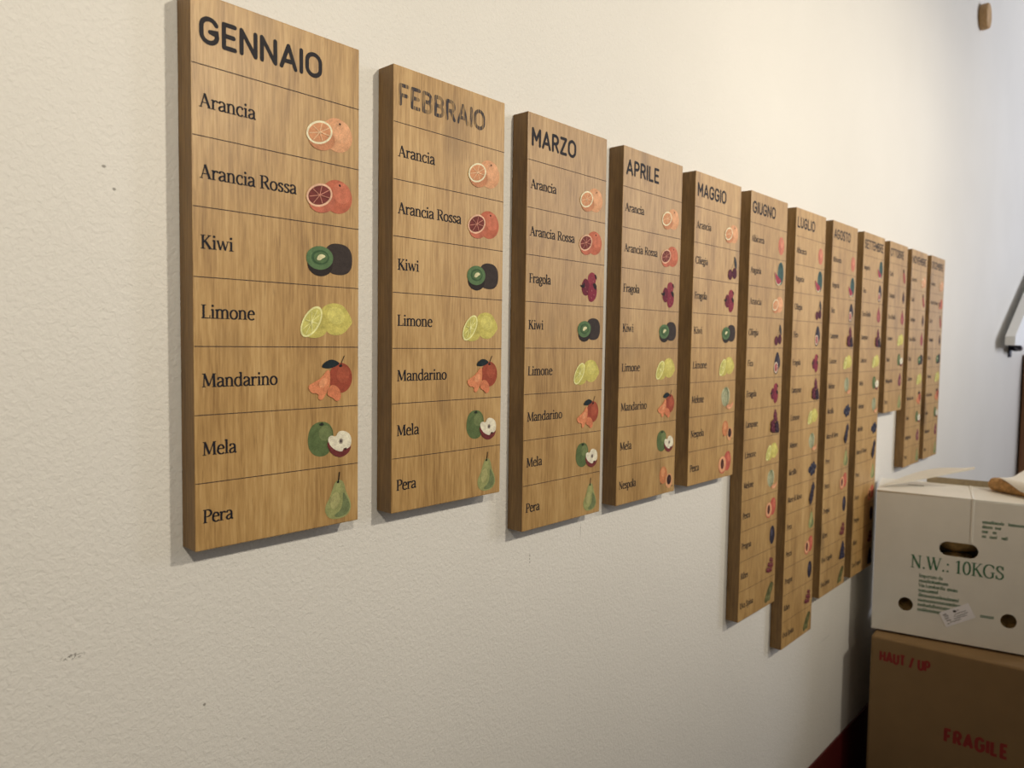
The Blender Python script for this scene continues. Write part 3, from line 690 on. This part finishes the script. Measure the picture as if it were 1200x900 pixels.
def stx(u, v): return (150 + u * dx + v * .456, Zc - 289 + u * dz - v * .89)
for v_, segs in ((8, ((6, 14),)), (9, ((32, 44),)), (15, ((30, 58),)), (20, ((27, 60),)), (25, ((24, 56),)), (30, ((12, 40),)), (13, ((7, 17),)), (18, ((6, 15),)), (24, ((8, 18),)), (31, ((6, 10),))):
    for a, b in segs:
        rr = random.Random(v_ * 7 + a); pts = [stx(a + (b - a) * i / 12, v_ + rr.uniform(-1.4, 1.4)) for i in range(13)]
        pen(bm, pts, 1.1, -.0011, .001)
disc(bm, *stx(34, 8), 3.5, 3.2, 30, -.0011, .001)
link('sticker_print', bm, GREYINK, sk, 'grey print and scrawl')

# knobbly roots packed inside the white carton
def root_mesh(seed, L, R):
    r = random.Random(seed); bm = bmesh.new()
    n = 5
    for i in range(n):
        x = (i / (n - 1) - .5) * (L - 2 * R)
        mtx = Matrix.Translation((x, r.uniform(-.25, .25) * R, r.uniform(-.12, .12) * R)) @ Matrix.Diagonal((1.05, r.uniform(.8, 1), r.uniform(.75, .95), 1))
        bmesh.ops.create_uvsphere(bm, u_segments=14, v_segments=9, radius=R * r.uniform(.85, 1.0), matrix=mtx)
    for s in (-1, 1):
        mtx = Matrix.Translation((s * L * .2, s * R * .8, R * .3)) @ Matrix.Diagonal((1, 1.1, .8, 1))
        bmesh.ops.create_uvsphere(bm, u_segments=12, v_segments=8, radius=R * .55, matrix=mtx)
    for v in bm.verts:
        v.co += v.co.normalized() * (mnoise.noise(v.co * 60) * .004 + math.sin(v.co.x * 420) * .0008)
    me = bpy.data.meshes.new('root'); bm.to_mesh(me); bm.free()
    for p in me.polygons: p.use_smooth = True
    me.materials.append(ROOT); return me
MW = Matrix.Translation(wc.location) @ Matrix.Rotation(rad(-77), 4, 'Z') @ Matrix.Scale(KB, 4)
RM = [root_mesh(3, .105, .036), root_mesh(8, .10, .034), root_mesh(15, .112, .036)]
k = 0
for lay, zc in enumerate((.041, .111, .180, .250)):
    for col_ in range(3):
        if lay == 3 and col_ != 1: continue
        lab = 'tan knobbly root packed inside the white carton'
        if lay == 1 and col_ == 0: lab = 'tan root showing through the left round hole of the white carton'
        if lay == 1 and col_ == 2: lab = 'tan root showing through the right round hole of the white carton'
        if lay == 3: lab = 'tan root showing through the handle hole of the white carton'
        z2 = zc; yy = .066
        if lay == 3: z2 = .247
        o = bpy.data.objects.new('knobbly_root', RM[k % 3]); COL.objects.link(o)
        o.location = MW @ Vector((.073 + .1125 * col_, yy, z2)); o.rotation_euler = (0, 0, rad(-77) + (0 if k % 2 else PI)); o.scale = (KB, KB, KB)
        tag(o, lab, 'root', 'knobbly roots in the white carton'); k += 1

# stick end and paper on the white carton
def tube(bm, path, R, seg=16, closed_ends=True, wob=0.0):
    rings = []
    for i, p in enumerate(path):
        a = Vector(path[max(i - 1, 0)]); b = Vector(path[min(i + 1, len(path) - 1)]); d = (b - a).normalized()
        u = d.cross(Vector((0, 0, 1))).normalized(); w = u.cross(d)
        rr = R[i] if isinstance(R, (list, tuple)) else R
        rings.append([bm.verts.new(Vector(p) + (u * math.cos(2 * PI * j / seg) + w * math.sin(2 * PI * j / seg)) * rr * (1 + wob * math.sin(j * 2.3 + i))) for j in range(seg)])
    for a, b in zip(rings, rings[1:]):
        for j in range(seg): bm.faces.new((a[j], a[(j + 1) % seg], b[(j + 1) % seg], b[j]))
    if closed_ends: bm.faces.new(rings[0]); bm.faces.new(rings[-1][::-1])
    bmesh.ops.recalc_face_normals(bm, faces=bm.faces)
def on_top(u, d, z): return MW @ Vector((u, d, WH + TH + z))
bm = bmesh.new()
p0 = on_top(.258, .165, .0175); p1 = on_top(.40, .035, .0175)
path = [p0 + (p1 - p0) * f for f in (0, .02, .08, .5, 1)]
tube(bm, path, [q * KB for q in (.0135, .0165, .0172, .0165, .0165)], 20, True, .04)
o = link('wooden_stick', bm, STICKWOOD, smooth=True); tag(o, 'short pale wooden stick lying on top of the white carton', 'stick')
bm = bmesh.new()
nu, nd = 12, 12; g = []
for i in range(nu + 1):
    row = []; f = i / nu
    for j in range(nd + 1):
        q = j / nd
        u = .270 + .12 * f + .03 * q * (1 - f); axis = .165 - .9155 * (u - .258)          # depth of the stick under this column
        if q <= .5:                                                   # hugging the stick
            a0 = 72 - 84 * min(1, f * 2.6); an = rad(a0 + (90 - a0) * q / .5)
            d = axis - (.0218 / .72) * math.cos(an); z = .0175 + .0215 * math.sin(an)
        else:
            w_ = (q - .5) / .5; d = axis + w_ * (.020 + .22 * f); z = .0390 + .048 * f * w_ ** 1.3 + .002 * w_
        row.append(bm.verts.new(on_top(u, d, z)))
    g.append(row)
for i in range(nu):
    for j in range(nd): bm.faces.new((g[i][j], g[i + 1][j], g[i + 1][j + 1], g[i][j + 1]))
r = bmesh.ops.extrude_face_region(bm, geom=list(bm.faces))
for v in r['geom']:
    if isinstance(v, bmesh.types.BMVert): v.co.z += .0005
bmesh.ops.recalc_face_normals(bm, faces=bm.faces)
o = link('paper_sheet', bm, PAPER, smooth=True); tag(o, 'crumpled white paper sheet draped over the stick on the white carton', 'paper')

# ------------------------------------------------------------------ far right: rail, bracket, cabinet
rl = thing('white_rail', 'sloping white rail on a black wall bracket, at the far right edge', 'handrail', (3.84, 0, ZT - .290))
bm = bmesh.new()
prof = [(0, .0), (.3, .0), (1.3, .50), (1.3, .72), (0, .042)]
a = [bm.verts.new((x, -.075, z)) for x, z in prof]; b = [bm.verts.new((x, -.035, z)) for x, z in prof]
bm.faces.new(a); bm.faces.new(b[::-1])
for i in range(len(prof)): bm.faces.new((a[i], b[i], b[(i + 1) % len(prof)], a[(i + 1) % len(prof)]))
bmesh.ops.recalc_face_normals(bm, faces=bm.faces)
link('rail', bm, RAILWHITE, rl)
bm = bmesh.new(); add_box(bm, (.31, -.008, -.06), (.37, -.0005, .06), .003); tube(bm, [(.34, -.004, -.01), (.335, -.03, -.016), (.30, -.05, -.014), (.22, -.055, -.008), (.20, -.055, .002)], .014, 10)
link('bracket', bm, METAL, rl, 'black metal bracket')

cb = thing('wooden_cabinet', 'brown wooden cabinet against the wall at the far right edge', 'cabinet', (4.575, -.32, 0))
ch = ZT - .335
bm = bmesh.new(); add_box(bm, (0, 0, .06), (.8, .31, ch), .003); add_box(bm, (.03, .03, .0), (.77, .29, .06)); link('carcass', bm, CABINET, cb)
for s in (0, 1):
    bm = bmesh.new(); add_box(bm, (.006 + .397 * s, -.018, .075), (.397 + .397 * s, -.0005, ch - .01), .002); d = link('door', bm, CABINET, cb)
    bm = bmesh.new(); add_box(bm, (.36 + .06 * s, -.03, ch * .5), (.375 + .06 * s, -.0185, ch * .5 + .10), .003); link('handle', bm, METAL, d)
